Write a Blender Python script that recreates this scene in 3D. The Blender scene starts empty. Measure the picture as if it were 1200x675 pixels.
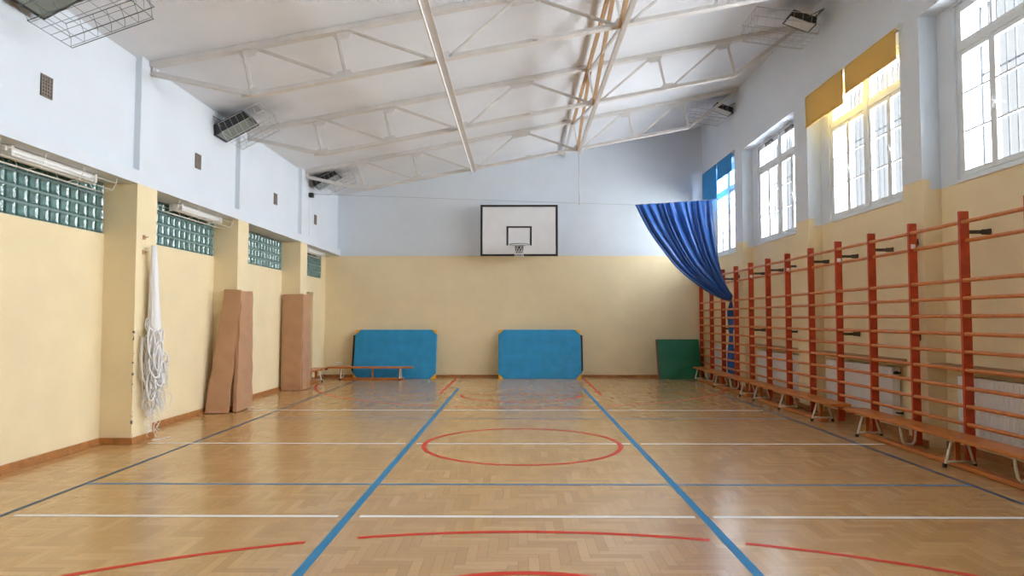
import bpy, math, random
from mathutils import Vector, Matrix
rnd = random.Random(7)
SC = bpy.context.scene
COL = SC.collection
R = math.radians

# ------------------------------------------------------------------ helpers
class MB:
    """collects geometry, then links it as ONE mesh object"""
    def __init__(self):
        self.v = []; self.f = []; self.m = []; self.s = []
    def add(self, vs, fs, mi=0, smooth=False):
        o = len(self.v)
        self.v += [tuple(p) for p in vs]
        for f in fs:
            self.f.append([i + o for i in f]); self.m.append(mi); self.s.append(smooth)
        return self
    def box(self, x0, x1, y0, y1, z0, z1, mi=0):
        vs = [(x, y, z) for z in (z0, z1) for y in (y0, y1) for x in (x0, x1)]
        return self.add(vs, [(0, 2, 3, 1), (4, 5, 7, 6), (0, 1, 5, 4), (2, 6, 7, 3), (0, 4, 6, 2), (1, 3, 7, 5)], mi)
    def bar(self, a, b, w, h, up=(0, 0, 1), mi=0):
        """rectangular bar from a to b; w across, h along up"""
        a = Vector(a); b = Vector(b); d = (b - a).normalized(); up = Vector(up)
        s = d.cross(up)
        if s.length < 1e-4: s = d.cross(Vector((0, 1, 0)))
        s.normalize(); u = s.cross(d).normalized()
        vs = []
        for p in (a, b):
            for i, j in ((-1, -1), (1, -1), (1, 1), (-1, 1)):
                vs.append(p + s * (i * w / 2) + u * (j * h / 2))
        return self.add(vs, [(3, 2, 1, 0), (4, 5, 6, 7), (0, 1, 5, 4), (1, 2, 6, 5), (2, 3, 7, 6), (3, 0, 4, 7)], mi)
    def tube(self, pts, r, n=8, closed=False, mi=0, smooth=True):
        pts = [Vector(p) for p in pts]; N = len(pts); vs = []; fs = []
        rr = r if isinstance(r, (list, tuple)) else [r] * N
        prev = None
        for i, p in enumerate(pts):
            if closed: t = pts[(i + 1) % N] - pts[i - 1]
            else: t = pts[min(i + 1, N - 1)] - pts[max(i - 1, 0)]
            t.normalize()
            if prev is None:
                ref = Vector((0, 0, 1)) if abs(t.z) < .9 else Vector((1, 0, 0))
                s = t.cross(ref).normalized()
            else:
                s = (prev - t * prev.dot(t))
                s = s.normalized() if s.length > 1e-5 else t.cross(Vector((1, 0, .3))).normalized()
            prev = s; u = t.cross(s)
            for k in range(n):
                a = 2 * math.pi * k / n
                vs.append(p + (s * math.cos(a) + u * math.sin(a)) * rr[i])
        last = N if closed else N - 1
        for i in range(last):
            j = (i + 1) % N
            for k in range(n):
                k2 = (k + 1) % n
                fs.append((i * n + k, i * n + k2, j * n + k2, j * n + k))
        if not closed:
            fs.append(tuple(range(n))[::-1]); fs.append(tuple((N - 1) * n + k for k in range(n)))
        return self.add(vs, fs, mi, smooth)
    def prism(self, poly, axis, a, b, mi=0):
        """extrude a 2-D polygon along axis ('x','y','z') from a to b"""
        def P(p, q):
            return {'x': (q, p[0], p[1]), 'y': (p[0], q, p[1]), 'z': (p[0], p[1], q)}[axis]
        n = len(poly)
        vs = [P(p, a) for p in poly] + [P(p, b) for p in poly]
        fs = [tuple(range(n)), tuple(range(2 * n - 1, n - 1, -1))]
        fs += [(i, (i + 1) % n, n + (i + 1) % n, n + i) for i in range(n)]
        return self.add(vs, fs, mi)
    def grid(self, fn, nu, nv, mi=0, smooth=True):
        vs = [fn(i / nu, j / nv) for j in range(nv + 1) for i in range(nu + 1)]
        fs = [(j * (nu + 1) + i, j * (nu + 1) + i + 1, (j + 1) * (nu + 1) + i + 1, (j + 1) * (nu + 1) + i)
              for j in range(nv) for i in range(nu)]
        return self.add(vs, fs, mi, smooth)
    def build(self, name, mats, parent=None, loc=(0, 0, 0), bevel=0, recalc=True):
        me = bpy.data.meshes.new(name)
        me.from_pydata(self.v, [], self.f)
        if not isinstance(mats, (list, tuple)): mats = [mats]
        for m in mats: me.materials.append(m)
        me.polygons.foreach_set('material_index', self.m)
        me.polygons.foreach_set('use_smooth', self.s)
        if recalc:
            import bmesh
            bm = bmesh.new(); bm.from_mesh(me)
            bmesh.ops.recalc_face_normals(bm, faces=bm.faces)
            bm.to_mesh(me); bm.free()
        me.update()
        o = bpy.data.objects.new(name, me)
        COL.objects.link(o)
        o.location = loc
        if parent is not None: o.parent = parent
        if bevel:
            b = o.modifiers.new('bevel', 'BEVEL'); b.width = bevel; b.segments = 2
            b.limit_method = 'ANGLE'; b.angle_limit = R(40)
        return o

def tag(o, label=None, cat=None, group=None, kind=None):
    if label: o['label'] = label
    if cat: o['category'] = cat
    if group: o['group'] = group
    if kind: o['kind'] = kind
    return o

def empty(name, loc=(0, 0, 0), rz=0, label=None, cat=None, group=None, kind=None):
    o = bpy.data.objects.new(name, None); COL.objects.link(o)
    o.location = loc; o.rotation_euler = (0, 0, rz); o.empty_display_size = .2
    return tag(o, label, cat, group, kind)

def copy_tree(o, parent=None):
    c = o.copy(); COL.objects.link(c); c.parent = parent
    for ch in list(o.children): copy_tree(ch, c)
    return c

# ------------------------------------------------------------------ materials
def nodes(m): return m.node_tree.nodes, m.node_tree.links

def mat(name, col, rough=.6, metal=0, noise=0, nscale=8, bump=0, bscale=60, spec=.5, coat=0, sheen=0):
    m = bpy.data.materials.new(name); m.use_nodes = True
    N, L = nodes(m); b = N['Principled BSDF']
    b.inputs['Roughness'].default_value = rough
    b.inputs['Metallic'].default_value = metal
    b.inputs['Specular IOR Level'].default_value = spec
    b.inputs['Coat Weight'].default_value = coat
    b.inputs['Sheen Weight'].default_value = sheen
    b.inputs['Base Color'].default_value = (*col, 1)
    tc = N.new('ShaderNodeTexCoord')
    if noise:
        t = N.new('ShaderNodeTexNoise'); t.inputs['Scale'].default_value = nscale; t.inputs['Detail'].default_value = 5
        L.new(tc.outputs['Object'], t.inputs['Vector'])
        r = N.new('ShaderNodeValToRGB'); r.color_ramp.elements[0].position = .3; r.color_ramp.elements[1].position = .7
        r.color_ramp.elements[0].color = (*[c * (1 - noise) for c in col], 1)
        r.color_ramp.elements[1].color = (*[min(1, c * (1 + noise)) for c in col], 1)
        L.new(t.outputs['Fac'], r.inputs['Fac']); L.new(r.outputs['Color'], b.inputs['Base Color'])
    if bump:
        t = N.new('ShaderNodeTexNoise'); t.inputs['Scale'].default_value = bscale; t.inputs['Detail'].default_value = 4
        L.new(tc.outputs['Object'], t.inputs['Vector'])
        bp = N.new('ShaderNodeBump'); bp.inputs['Strength'].default_value = bump; bp.inputs['Distance'].default_value = .01
        L.new(t.outputs['Fac'], bp.inputs['Height']); L.new(bp.outputs['Normal'], b.inputs['Normal'])
    return m

def two_tone(name, upper, lower, zA, xsplit=None, zB=None):
    """wall paint: upper colour above the paint line, lower colour below it"""
    m = mat(name, upper, .75, bump=.12, bscale=35)
    N, L = nodes(m); b = N['Principled BSDF']
    g = N.new('ShaderNodeNewGeometry'); sx = N.new('ShaderNodeSeparateXYZ')
    L.new(g.outputs['Position'], sx.inputs[0])
    wob = N.new('ShaderNodeTexNoise'); wob.inputs['Scale'].default_value = 3
    L.new(g.outputs['Position'], wob.inputs['Vector'])
    a = N.new('ShaderNodeMath'); a.operation = 'MULTIPLY_ADD'; a.inputs[1].default_value = .02
    L.new(wob.outputs['Fac'], a.inputs[0]); L.new(sx.outputs['Z'], a.inputs[2])
    gt = N.new('ShaderNodeMath'); gt.operation = 'GREATER_THAN'; L.new(a.outputs[0], gt.inputs[0])
    if xsplit is None: gt.inputs[1].default_value = zA + .01
    else:
        s = N.new('ShaderNodeMath'); s.operation = 'GREATER_THAN'; s.inputs[1].default_value = xsplit
        L.new(sx.outputs['X'], s.inputs[0])
        q = N.new('ShaderNodeMath'); q.operation = 'MULTIPLY_ADD'; q.inputs[1].default_value = zB - zA; q.inputs[2].default_value = zA + .01
        L.new(s.outputs[0], q.inputs[0]); L.new(q.outputs[0], gt.inputs[1])
    def var(col, amt):
        t = N.new('ShaderNodeTexNoise'); t.inputs['Scale'].default_value = 1.3; t.inputs['Detail'].default_value = 7; t.inputs['Roughness'].default_value = .65
        L.new(g.outputs['Position'], t.inputs['Vector'])
        r = N.new('ShaderNodeValToRGB'); r.color_ramp.elements[0].position = .3; r.color_ramp.elements[1].position = .7
        r.color_ramp.elements[0].color = (*[c * (1 - amt) for c in col], 1)
        r.color_ramp.elements[1].color = (*[min(1, c * (1 + amt)) for c in col], 1)
        L.new(t.outputs['Fac'], r.inputs['Fac']); return r
    u = var(upper, .03); l = var(lower, .05)
    mx = N.new('ShaderNodeMix'); mx.data_type = 'RGBA'
    L.new(gt.outputs[0], mx.inputs[0]); L.new(l.outputs['Color'], mx.inputs[6]); L.new(u.outputs['Color'], mx.inputs[7])
    L.new(mx.outputs[2], b.inputs['Base Color'])
    return m

WHITE = (.655, .715, .775)
YEL = (.805, .68, .435)
M = {}
M['wall'] = two_tone('wall_paint', WHITE, YEL, 2.893)
M['wall_r'] = two_tone('wall_paint_window_side', WHITE, YEL, 2.905, 4.5, 2.80)
M['white'] = mat('white_paint', WHITE, .75, noise=.02, nscale=2, bump=.1, bscale=35)
M['yellow'] = mat('yellow_paint', YEL, .7, noise=.04, nscale=2, bump=.1, bscale=35)
N, L = nodes(M['yellow']); b = N['Principled BSDF']; src = b.inputs['Base Color'].links[0].from_socket
g = N.new('ShaderNodeNewGeometry'); sx = N.new('ShaderNodeSeparateXYZ'); L.new(g.outputs['Position'], sx.inputs[0])
def mth(op, a, c=None, d=None):
    q = N.new('ShaderNodeMath'); q.operation = op
    for i, v in enumerate((a, c, d)):
        if v is None: continue
        if isinstance(v, (int, float)): q.inputs[i].default_value = v
        else: L.new(v, q.inputs[i])
    return q.outputs[0]
tn = N.new('ShaderNodeTexNoise'); tn.inputs['Scale'].default_value = 11; L.new(g.outputs['Position'], tn.inputs['Vector'])
near = mth('LESS_THAN', mth('ABSOLUTE', mth('SUBTRACT', sx.outputs['Y'], 7.552)), .016)
msk = mth('MULTIPLY', mth('MULTIPLY', near, mth('GREATER_THAN', sx.outputs['X'], -4.276)), mth('MULTIPLY', mth('GREATER_THAN', tn.outputs['Fac'], .57), mth('LESS_THAN', sx.outputs['Z'], 1.3)))
mx = N.new('ShaderNodeMix'); mx.data_type = 'RGBA'; L.new(msk, mx.inputs[0]); L.new(src, mx.inputs[6]); mx.inputs[7].default_value = (.09, .09, .10, 1)
L.new(mx.outputs[2], b.inputs['Base Color'])      # chipped paint on the corner of the first pillar
M['ceiling'] = mat('ceiling_paint', (.70, .735, .78), .85, noise=.035, nscale=1.2, bump=.1, bscale=20)
# soot stains on the ceiling over the floodlights
N, L = nodes(M['ceiling']); b = N['Principled BSDF']; src = b.inputs['Base Color'].links[0].from_socket
g = N.new('ShaderNodeNewGeometry'); tn = N.new('ShaderNodeTexNoise'); tn.inputs['Scale'].default_value = 2.2; L.new(g.outputs['Position'], tn.inputs['Vector'])
acc = None
for p in ((-3.95, 9.75, 4.42), (-3.95, 14.1, 4.42), (4.1, 9.6, 5.95), (4.1, 13.9, 5.95)):
    d = N.new('ShaderNodeVectorMath'); d.operation = 'DISTANCE'; d.inputs[1].default_value = p; L.new(g.outputs['Position'], d.inputs[0])
    r = N.new('ShaderNodeMapRange'); r.inputs[1].default_value = .05; r.inputs[2].default_value = .75; r.inputs[3].default_value = 1; r.inputs[4].default_value = 0
    L.new(d.outputs['Value'], r.inputs[0])
    if acc is None: acc = r.outputs[0]
    else:
        a_ = N.new('ShaderNodeMath'); a_.operation = 'MAXIMUM'; L.new(acc, a_.inputs[0]); L.new(r.outputs[0], a_.inputs[1]); acc = a_.outputs[0]
mu = N.new('ShaderNodeMath'); mu.operation = 'MULTIPLY'; L.new(acc, mu.inputs[0]); L.new(tn.outputs['Fac'], mu.inputs[1])
mx = N.new('ShaderNodeMix'); mx.data_type = 'RGBA'; L.new(mu.outputs[0], mx.inputs[0]); L.new(src, mx.inputs[6]); mx.inputs[7].default_value = (.12, .13, .13, 1)
L.new(mx.outputs[2], b.inputs['Base Color'])
M['steel'] = mat('painted_steel', (.62, .605, .59), .5, noise=.06, nscale=6)
M['steel_tan'] = mat('tan_painted_steel', (.50, .33, .19), .5, noise=.1, nscale=6)
M['base'] = mat('baseboard_wood', (.40, .17, .055), .4, noise=.2, nscale=12)
M['redwood'] = mat('red_stained_wood', (.49, .06, .014), .38, noise=.18, nscale=10, spec=.5)
M['rung'] = mat('varnished_rung_wood', (.58, .195, .05), .35, noise=.12, nscale=12)
M['bench'] = mat('varnished_bench_wood', (.52, .165, .032), .28, noise=.2, nscale=9)
M['cream'] = mat('cream_enamel', (.74, .70, .60), .35)
M['rubber'] = mat('black_rubber', (.02, .02, .02), .7)
M['iron'] = mat('dark_iron', (.10, .085, .07), .45, metal=.6)
M['blackm'] = mat('black_metal', (.02, .022, .022), .45)
M['wire'] = mat('grey_wire', (.45, .46, .45), .4, metal=.3)
M['dwire'] = mat('dark_wire', (.16, .19, .19), .4, metal=.4)
M['wwire'] = mat('white_wire', (.82, .80, .74), .4)
M['blue'] = mat('blue_mat_vinyl', (.016, .265, .52), .42, noise=.12, nscale=5, bump=.25, bscale=7)
M['ymc'] = mat('yellow_corner_vinyl', (.80, .42, .02), .5)
M['green'] = mat('green_mat_vinyl', (.005, .135, .06), .4, noise=.15, nscale=3, bump=.5, bscale=4)
M['maroon'] = mat('maroon_vinyl', (.18, .02, .015), .5)
M['brown'] = mat('brown_pad_vinyl', (.47, .26, .145), .42, noise=.06, nscale=4, bump=.3, bscale=5)
M['curtain'] = mat('blue_curtain_satin', (.014, .11, .42), .38, sheen=.3, spec=.5)
M['yblind'] = mat('yellow_blind_fabric', (.70, .46, .12), .8)
M['bblind'] = mat('blue_blind_fabric', (.03, .27, .58), .8)
M['rad'] = mat('white_radiator_enamel', (.80, .80, .79), .35)
M['plastic'] = mat('white_plastic', (.82, .82, .80), .4)
M['board'] = mat('backboard_white', (.76, .77, .79), .45, noise=.02, nscale=5)
M['black'] = mat('black_paint', (.012, .012, .014), .5)
M['net'] = mat('white_cord', (.80, .80, .81), .8)
M['winframe'] = mat('white_window_paint', (.72, .77, .80), .4)
M['grille'] = mat('grille_paint', (.022, .024, .026), .5)
M['shelf'] = mat('radiator_shelf_wood', (.34, .19, .09), .5, noise=.15, nscale=8)
M['lamp_reflector'] = mat('lamp_reflector', (.42, .46, .42), .25, metal=.5)
M['lamp_glass'] = mat('lamp_glass', (.22, .26, .24), .15)
M['lamp_glass_pale'] = mat('pale_lamp_glass', (.66, .69, .68), .2)
M['rim_steel'] = mat('grey_rim_steel', (.26, .27, .28), .4, metal=.4)
M['terracotta'] = mat('terracotta_grille', (.26, .22, .19), .8)
M['deep'] = mat('dark_void', (.03, .025, .02), .9)
M['tube'] = mat('fluorescent_tube_glass', (.88, .90, .90), .3)
M['door'] = mat('door_paint', (.66, .52, .33), .5)
M['line_blue'] = mat('blue_line_paint', (.02, .21, .42), .45, spec=.3)
M['line_dark'] = mat('dark_blue_line_paint', (.02, .075, .15), .45, spec=.3)
M['line_white'] = mat('white_line_paint', (.80, .79, .76), .45, spec=.3)
M['line_red'] = mat('red_line_paint', (.62, .035, .012), .45, spec=.3)

# see-through blinds let daylight glow through
for k in ('yblind', 'bblind'):
    N, L = nodes(M[k]); b = N['Principled BSDF']; out = N['Material Output']
    tr = N.new('ShaderNodeBsdfTranslucent'); tr.inputs[0].default_value = b.inputs['Base Color'].default_value
    mx = N.new('ShaderNodeMixShader'); mx.inputs[0].default_value = .10
    L.new(b.outputs[0], mx.inputs[1]); L.new(tr.outputs[0], mx.inputs[2]); L.new(mx.outputs[0], out.inputs[0])

# window glass
m = bpy.data.materials.new('window_glass'); m.use_nodes = True; N, L = nodes(m)
N.remove(N['Principled BSDF'])
tr = N.new('ShaderNodeBsdfTransparent'); gl = N.new('ShaderNodeBsdfGlossy'); gl.inputs['Roughness'].default_value = .02
mx = N.new('ShaderNodeMixShader'); mx.inputs[0].default_value = .05; L.new(tr.outputs[0], mx.inputs[1]); L.new(gl.outputs[0], mx.inputs[2])
L.new(mx.outputs[0], N['Material Output'].inputs[0]); M['glass'] = m

# glass blocks
m = mat('glass_block', (.11, .21, .20), .12, noise=.35, nscale=14, bump=.4, bscale=26, spec=.8); M['gblock'] = m
M['mortar'] = mat('glass_block_joint', (.20, .29, .28), .7)

# parquet
m = bpy.data.materials.new('oak_parquet'); m.use_nodes = True; N, L = nodes(m); b = N['Principled BSDF']
g = N.new('ShaderNodeNewGeometry')
cr = N.new('ShaderNodeValToRGB'); e = cr.color_ramp.elements
e[0].position = 0; e[0].color = (.535, .305, .12, 1); e[1].position = 1; e[1].color = (.645, .40, .18, 1)
k = e.new(.5); k.color = (.585, .335, .128, 1)
L.new(g.outputs['Random Per Island'], cr.inputs[0])
n1 = N.new('ShaderNodeTexNoise'); n1.inputs['Scale'].default_value = 45; n1.inputs['Detail'].default_value = 4; L.new(g.outputs['Position'], n1.inputs['Vector'])
n2 = N.new('ShaderNodeTexNoise'); n2.inputs['Scale'].default_value = .8; n2.inputs['Detail'].default_value = 3; L.new(g.outputs['Position'], n2.inputs['Vector'])
mxa = N.new('ShaderNodeMix'); mxa.data_type = 'RGBA'; mxa.blend_type = 'MULTIPLY'; mxa.inputs[0].default_value = .22
L.new(cr.outputs[0], mxa.inputs[6]); L.new(n1.outputs['Color'], mxa.inputs[7])
L.new(mxa.outputs[2], b.inputs['Base Color'])
rr = N.new('ShaderNodeMapRange'); rr.inputs[3].default_value = .19; rr.inputs[4].default_value = .30
L.new(n2.outputs['Fac'], rr.inputs[0]); L.new(rr.outputs[0], b.inputs['Roughness'])
b.inputs['Specular IOR Level'].default_value = .5
b.inputs['Coat Weight'].default_value = .35; b.inputs['Coat Roughness'].default_value = .16
M['floor'] = m
M['gap'] = mat('parquet_joint', (.24, .135, .06), .25, coat=.35)
M['gap'].node_tree.nodes['Principled BSDF'].inputs['Coat Roughness'].default_value = .16

# ------------------------------------------------------------------ room data
XL, XLR, XLU = -4.26, -4.62, -4.33       # left pillar front, recess wall, upper wall
XA, XB = 4.42, 4.62                      # right pier front, niche wall
YB, YF = 16.3, -3.0
def zc(x): return 5.17 + .19 * x         # ceiling height
ZLB, ZLT = 2.90, 3.05                    # lintel band
NICHES = [(-1.0, 1.55), (1.95, 4.47), (4.87, 7.44), (7.82, 10.36), (10.84, 13.38), (13.85, 16.2)]
PILLARS = [(-1.3, -.88), (1.75, 2.17), (4.62, 5.04), (7.55, 7.97), (10.31, 10.71), (13.3, 13.72)]

# floor ---------------------------------------------------------------
f = MB()
f.box(-5.0, 5.2, YF - .3, YB + .3, -.25, -.0004, 1)
w, n = .06, 5; gp = .0007
x_lo, x_hi, y_lo, y_hi = -4.65, 4.66, YF - .02, YB + .02
ci0, ci1 = int(x_lo / w) - 6, int(x_hi / w) + 6
cj0, cj1 = int(y_lo / w) - 6, int(y_hi / w) + 6
def plank(x0, x1, y0, y1):
    x0 = max(x0, x_lo); x1 = min(x1, x_hi); y0 = max(y0, y_lo); y1 = min(y1, y_hi)
    if x1 - x0 < .004 or y1 - y0 < .004: return
    f.add([(x0 + gp, y0 + gp, 0), (x1 - gp, y0 + gp, 0), (x1 - gp, y1 - gp, 0), (x0 + gp, y1 - gp, 0)], [(0, 1, 2, 3)], 0)
for j in range(cj0, cj1):
    for i in range(ci0, ci1):
        if (i - j) % (2 * n) == 0: plank(i * w, (i + n) * w, j * w, (j + 1) * w)
for i in range(ci0, ci1):
    for j in range(cj0, cj1):
        if (j - (i + 1)) % (2 * n) == 0: plank(i * w, (i + 1) * w, j * w, (j + n) * w)
floor = tag(f.build('floor', [M['floor'], M['gap']], recalc=False), 'herringbone oak parquet gym floor with painted court lines', 'floor', kind='structure')

LZ = .0008
def court(name, pts, width, material, closed=False):
    b = MB(); P = [Vector((p[0], p[1], 0)) for p in pts]; N_ = len(P); vs = []
    for i, p in enumerate(P):
        if closed: t = P[(i + 1) % N_] - P[i - 1]
        else: t = P[min(i + 1, N_ - 1)] - P[max(i - 1, 0)]
        t.normalize(); s = Vector((-t.y, t.x, 0)) * width / 2
        vs += [p - s + Vector((0, 0, LZ)), p + s + Vector((0, 0, LZ))]
    fs = []
    for i in range(N_ if closed else N_ - 1):
        j = (i + 1) % N_; fs.append((2 * i, 2 * j, 2 * j + 1, 2 * i + 1))
    b.add(vs, fs); return b.build(name, material, floor)
def circ(cx, cy, r, a0, a1, n=60):
    return [(cx + r * math.cos(R(a0 + (a1 - a0) * i / n)), cy + r * math.sin(R(a0 + (a1 - a0) * i / n))) for i in range(n + 1)]
court('blue_court_line', [(-3.63, -2.5), (-3.63, 15.9)], .04, M['line_dark'])
court('blue_court_line', [(3.77, -2.5), (3.77, 15.9)], .04, M['line_dark'])
LZ = .0012
court('blue_court_line', [(-1.19, -1), (-1.19, 13.75)], .06, M['line_blue'])
court('blue_court_line', [(1.297, -1), (1.297, 13.75)], .06, M['line_blue'])
LZ = .0010
court('blue_court_line', [(-3.63, 5.77), (3.77, 5.77)], .038, M['line_blue'])
court('blue_court_line', [(-3.63, 9.57), (3.77, 9.57)], .03, M['line_blue'])
for y, segs in ((4.84, [(-3.54, -1.26), (-1.11, 1.235), (1.36, 4.3)]), (7.64, [(-4.12, -1.25), (-1.13, 1.24), (1.36, 4.05)]), (10.42, [(-4.1, -1.25), (-1.13, 1.24), (1.36, 3.7)])):
    for a, b_ in segs: court('white_court_line', [(a, y), (b_, y)], .05, M['line_white'])
LZ = .0014
ring = circ(.045, 7.6, 1.075, 0, 360, 90)[:-1]
court('red_court_circle', ring, .05, M['line_red'], True)
# big arcs
def arc_gap(cx, cy, r, a0, a1, y_lim=None):
    pts = circ(cx, cy, r, a0, a1, 120); run = []; out = []
    for p in pts:
        ok = not (-1.26 < p[0] < -1.11 or 1.235 < p[0] < 1.36) and abs(p[0]) < 4.25
        if ok: run.append(p)
        elif len(run) > 1: out.append(run); run = []
        else: run = []
    if len(run) > 1: out.append(run)
    return out
for r_ in arc_gap(.04, .2, 4.3, 5, 175): court('red_court_arc', r_, .045, M['line_red'])
for r_ in arc_gap(.04, 15.0, 4.3, 170, 370): court('red_court_arc', r_, .045, M['line_red'])
court('red_court_arc', circ(.045, 2.7, 1.08, 5, 175), .05, M['line_red'])
court('red_court_arc', circ(.045, 12.53, 1.08, 185, 355), .05, M['line_red'])
court('red_court_line', [(-1.04, 12.53), (1.12, 12.53)], .03, M['line_red'])
court('red_court_line', [(-1.445, 12.6), (-1.43, 15.9)], .045, M['line_red'])
court('red_court_line', [(1.51, 12.45), (1.53, 15.9)], .045, M['line_red'])

# back and front walls ------------------------------------------------
def end_wall(name, y0, y1, label):
    b = MB()
    b.prism([(-5.0, -.2), (5.3, -.2), (5.3, zc(5.3) + .1), (-5.0, zc(-5.0) + .1)], 'y', y0, y1)
    return tag(b.build(name, M['wall']), label, 'wall', kind='structure')
end_wall('wall_back', YB, YB + .3, 'far end wall, white above and yellow below')
end_wall('wall_front', YF - .3, YF, 'wall behind the camera')
b = MB(); b.prism([(-5.2, zc(-5.2)), (5.4, zc(5.4)), (5.4, zc(5.4) + .25), (-5.2, zc(-5.2) + .25)], 'y', YF - .3, YB + .3)
tag(b.build('ceiling', M['ceiling']), 'white sloping ceiling rising to the right', 'ceiling', kind='structure')

# left wall -----------------------------------------------------------
b = MB()
DOOR = (13.95, 15.36)
BLK_Z = 2.33
bays = []
edges = [(YF, YF)] + PILLARS + [(YB, YB)]
for (a0, a1), (c0, c1) in zip(edges[:-1], edges[1:]): bays.append((a1, c0))
for i, (y0, y1) in enumerate(bays):
    x0, x1 = -5.0, XLR
    if i == len(bays) - 1:      # the bay with the door
        b.box(x0, x1, y0, DOOR[0], 0, BLK_Z, 0); b.box(x0, x1, DOOR[1], y1, 0, BLK_Z, 0)
        b.box(x0, x1, DOOR[0], DOOR[1], 1.98, BLK_Z, 0)
        b.box(x0, x1, y0, 14.2, BLK_Z, ZLB, 0); b.box(x0, x1, 15.95, y1, BLK_Z, ZLB, 0)
    else:
        b.box(x0, x1, y0, y1, 0, BLK_Z, 0)
for (y0, y1) in PILLARS: b.box(-5.0, XL, y0, y1, 0, ZLB, 0)
b.box(-5.0, XL, YF, YB, ZLB, ZLT, 1)
b.box(-5.0, XLU, YF, YB, ZLT, zc(XLU) + .02, 1)
for (y0, y1) in PILLARS: b.box(XLU - .01, XL, y0 + .03, y1 - .03, ZLT, zc(XL) + .02, 1)
tag(b.build('wall_left', [M['yellow'], M['white']]), 'left wall with yellow pillars under a white beam', 'wall', kind='structure')
# door
dr = empty('door_1', (-4.78, DOOR[0], 0), label='door in a recess of the left wall beside the far pillar', cat='door', kind='structure')
b = MB(); b.box(-.03, .02, .02, DOOR[1] - DOOR[0] - .02, .01, 1.96); b.build('door_leaf', M['door'], dr)
b = MB(); b.tube([(.02, .2, 1.0), (.07, .2, 1.0), (.07, .31, 1.0)], .009); b.build('door_handle', M['iron'], dr)

# glass block windows
def glass_blocks(idx, y0, y1):
    r = empty('window_%d' % idx, (XLR, y0, BLK_Z), label='glass block window strip under the beam in bay %d of the left wall' % idx, cat='window', kind='structure')
    b = MB(); L_ = y1 - y0; H_ = ZLB - BLK_Z
    b.box(-.30, -.03, 0, L_, 0, H_)
    b.build('block_joint', M['mortar'], r)
    g_ = MB(); ny = round(L_ / .145); p = L_ / ny; nz = 4; q = H_ / nz
    for i in range(ny):
        for j in range(nz):
            a0, a1 = i * p + .011, (i + 1) * p - .011; c0, c1 = j * q + .011, (j + 1) * q - .011
            d = .026
            vs = [(-.03, a0, c0), (-.03, a1, c0), (-.03, a1, c1), (-.03, a0, c1),
                  (-.008, a0 + .006, c0 + .006), (-.008, a1 - .006, c0 + .006), (-.008, a1 - .006, c1 - .006), (-.008, a0 + .006, c1 - .006),
                  (-.020, a0 + d, c0 + d), (-.020, a1 - d, c0 + d), (-.020, a1 - d, c1 - d), (-.020, a0 + d, c1 - d)]
            fs = [(8, 9, 10, 11)]
            for k in range(4):
                k2 = (k + 1) % 4
                fs += [(k, k2, 4 + k2, 4 + k), (4 + k, 4 + k2, 8 + k2, 8 + k)]
            g_.add(vs, fs)
    g_.build('glass_block_panel', M['gblock'], r)
gb = [(bays[3][0], bays[3][1]), (bays[4][0], bays[4][1]), (bays[5][0], bays[5][1])]
GLASS = [(5.04, 7.55), (7.97, 10.31), (10.71, 13.3), (14.2, 15.95)]
wi = 1
for y0, y1 in GLASS: glass_blocks(wi, y0, y1); wi += 1
# solid fill for the bays behind the camera's view
b = MB()
for y0, y1 in bays[:3]: b.box(-5.0, XLR, y0, y1, BLK_Z, ZLB, 0)
tag(b.build('wall_left_infill', M['yellow']), 'upper wall infill of the left bays nearest the camera', 'wall', kind='structure')

# baseboards
b = MB(); t = .018; hb = .075
for y0, y1 in bays: 
    for a, c in ([(y0, y1)] if y1 < 15 else [(y0, DOOR[0]), (DOOR[1], y1)]):
        b.box(XLR, XLR + t, a, c, 0, hb); b.box(XLR + t, XLR + t + .018, a, c, 0, .022)
for y0, y1 in PILLARS:
    b.box(XL, XL + t, y0 - t, y1 + t, 0, hb); b.box(XLR + t, XL, y0 - t, y0, 0, hb); b.box(XLR + t, XL, y1, y1 + t, 0, hb)
tag(b.build('baseboard_left', M['base'], bevel=.004), 'wooden baseboard along the left wall', 'baseboard', kind='structure')
b = MB(); b.box(XLR + t, XA, YB - t, YB, 0, hb * .8)
tag(b.build('baseboard_back', M['base'], bevel=.004), 'wooden baseboard along the far wall', 'baseboard', kind='structure')

# right wall ----------------------------------------------------------
SILL, WTOP, SOF = 2.82, 4.69, 4.72
WIN = [(a + .14, c - .28) for a, c in NICHES]
b = MB()
b.box(XB, 5.0, YF, YB, 0, SILL, 0)
prev = YF
for (a, c), (wa, wb) in zip(NICHES, WIN):
    b.box(XA, 5.0, prev, a, SILL, SOF, 0); b.box(XA, XB, prev, a, 0, SILL, 0)
    b.box(XB, 5.0, a, wa, SILL, SOF, 0); b.box(XB, 5.0, wb, c, SILL, SOF, 0)
    b.box(XB, 5.0, wa, wb, WTOP, SOF, 0)
    prev = c
b.box(XA, 5.0, prev, YB, SILL, SOF, 0); b.box(XA, XB, prev, YB, 0, SILL, 0)
b.box(XA, 5.0, YF, YB, SOF, zc(XA) + .02, 0)
tag(b.build('wall_right', M['wall_r']), 'right wall with tall window niches, white above and yellow below', 'wall', kind='structure')
b = MB()
prev = YF
for a, c in NICHES:
    b.box(XA - t, XA, prev, a, 0, hb); b.box(XB - t, XB, a, c, 0, hb); prev = c
tag(b.build('baseboard_right', M['base'], bevel=.004), 'wooden baseboard along the window wall', 'baseboard', kind='structure')

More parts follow.
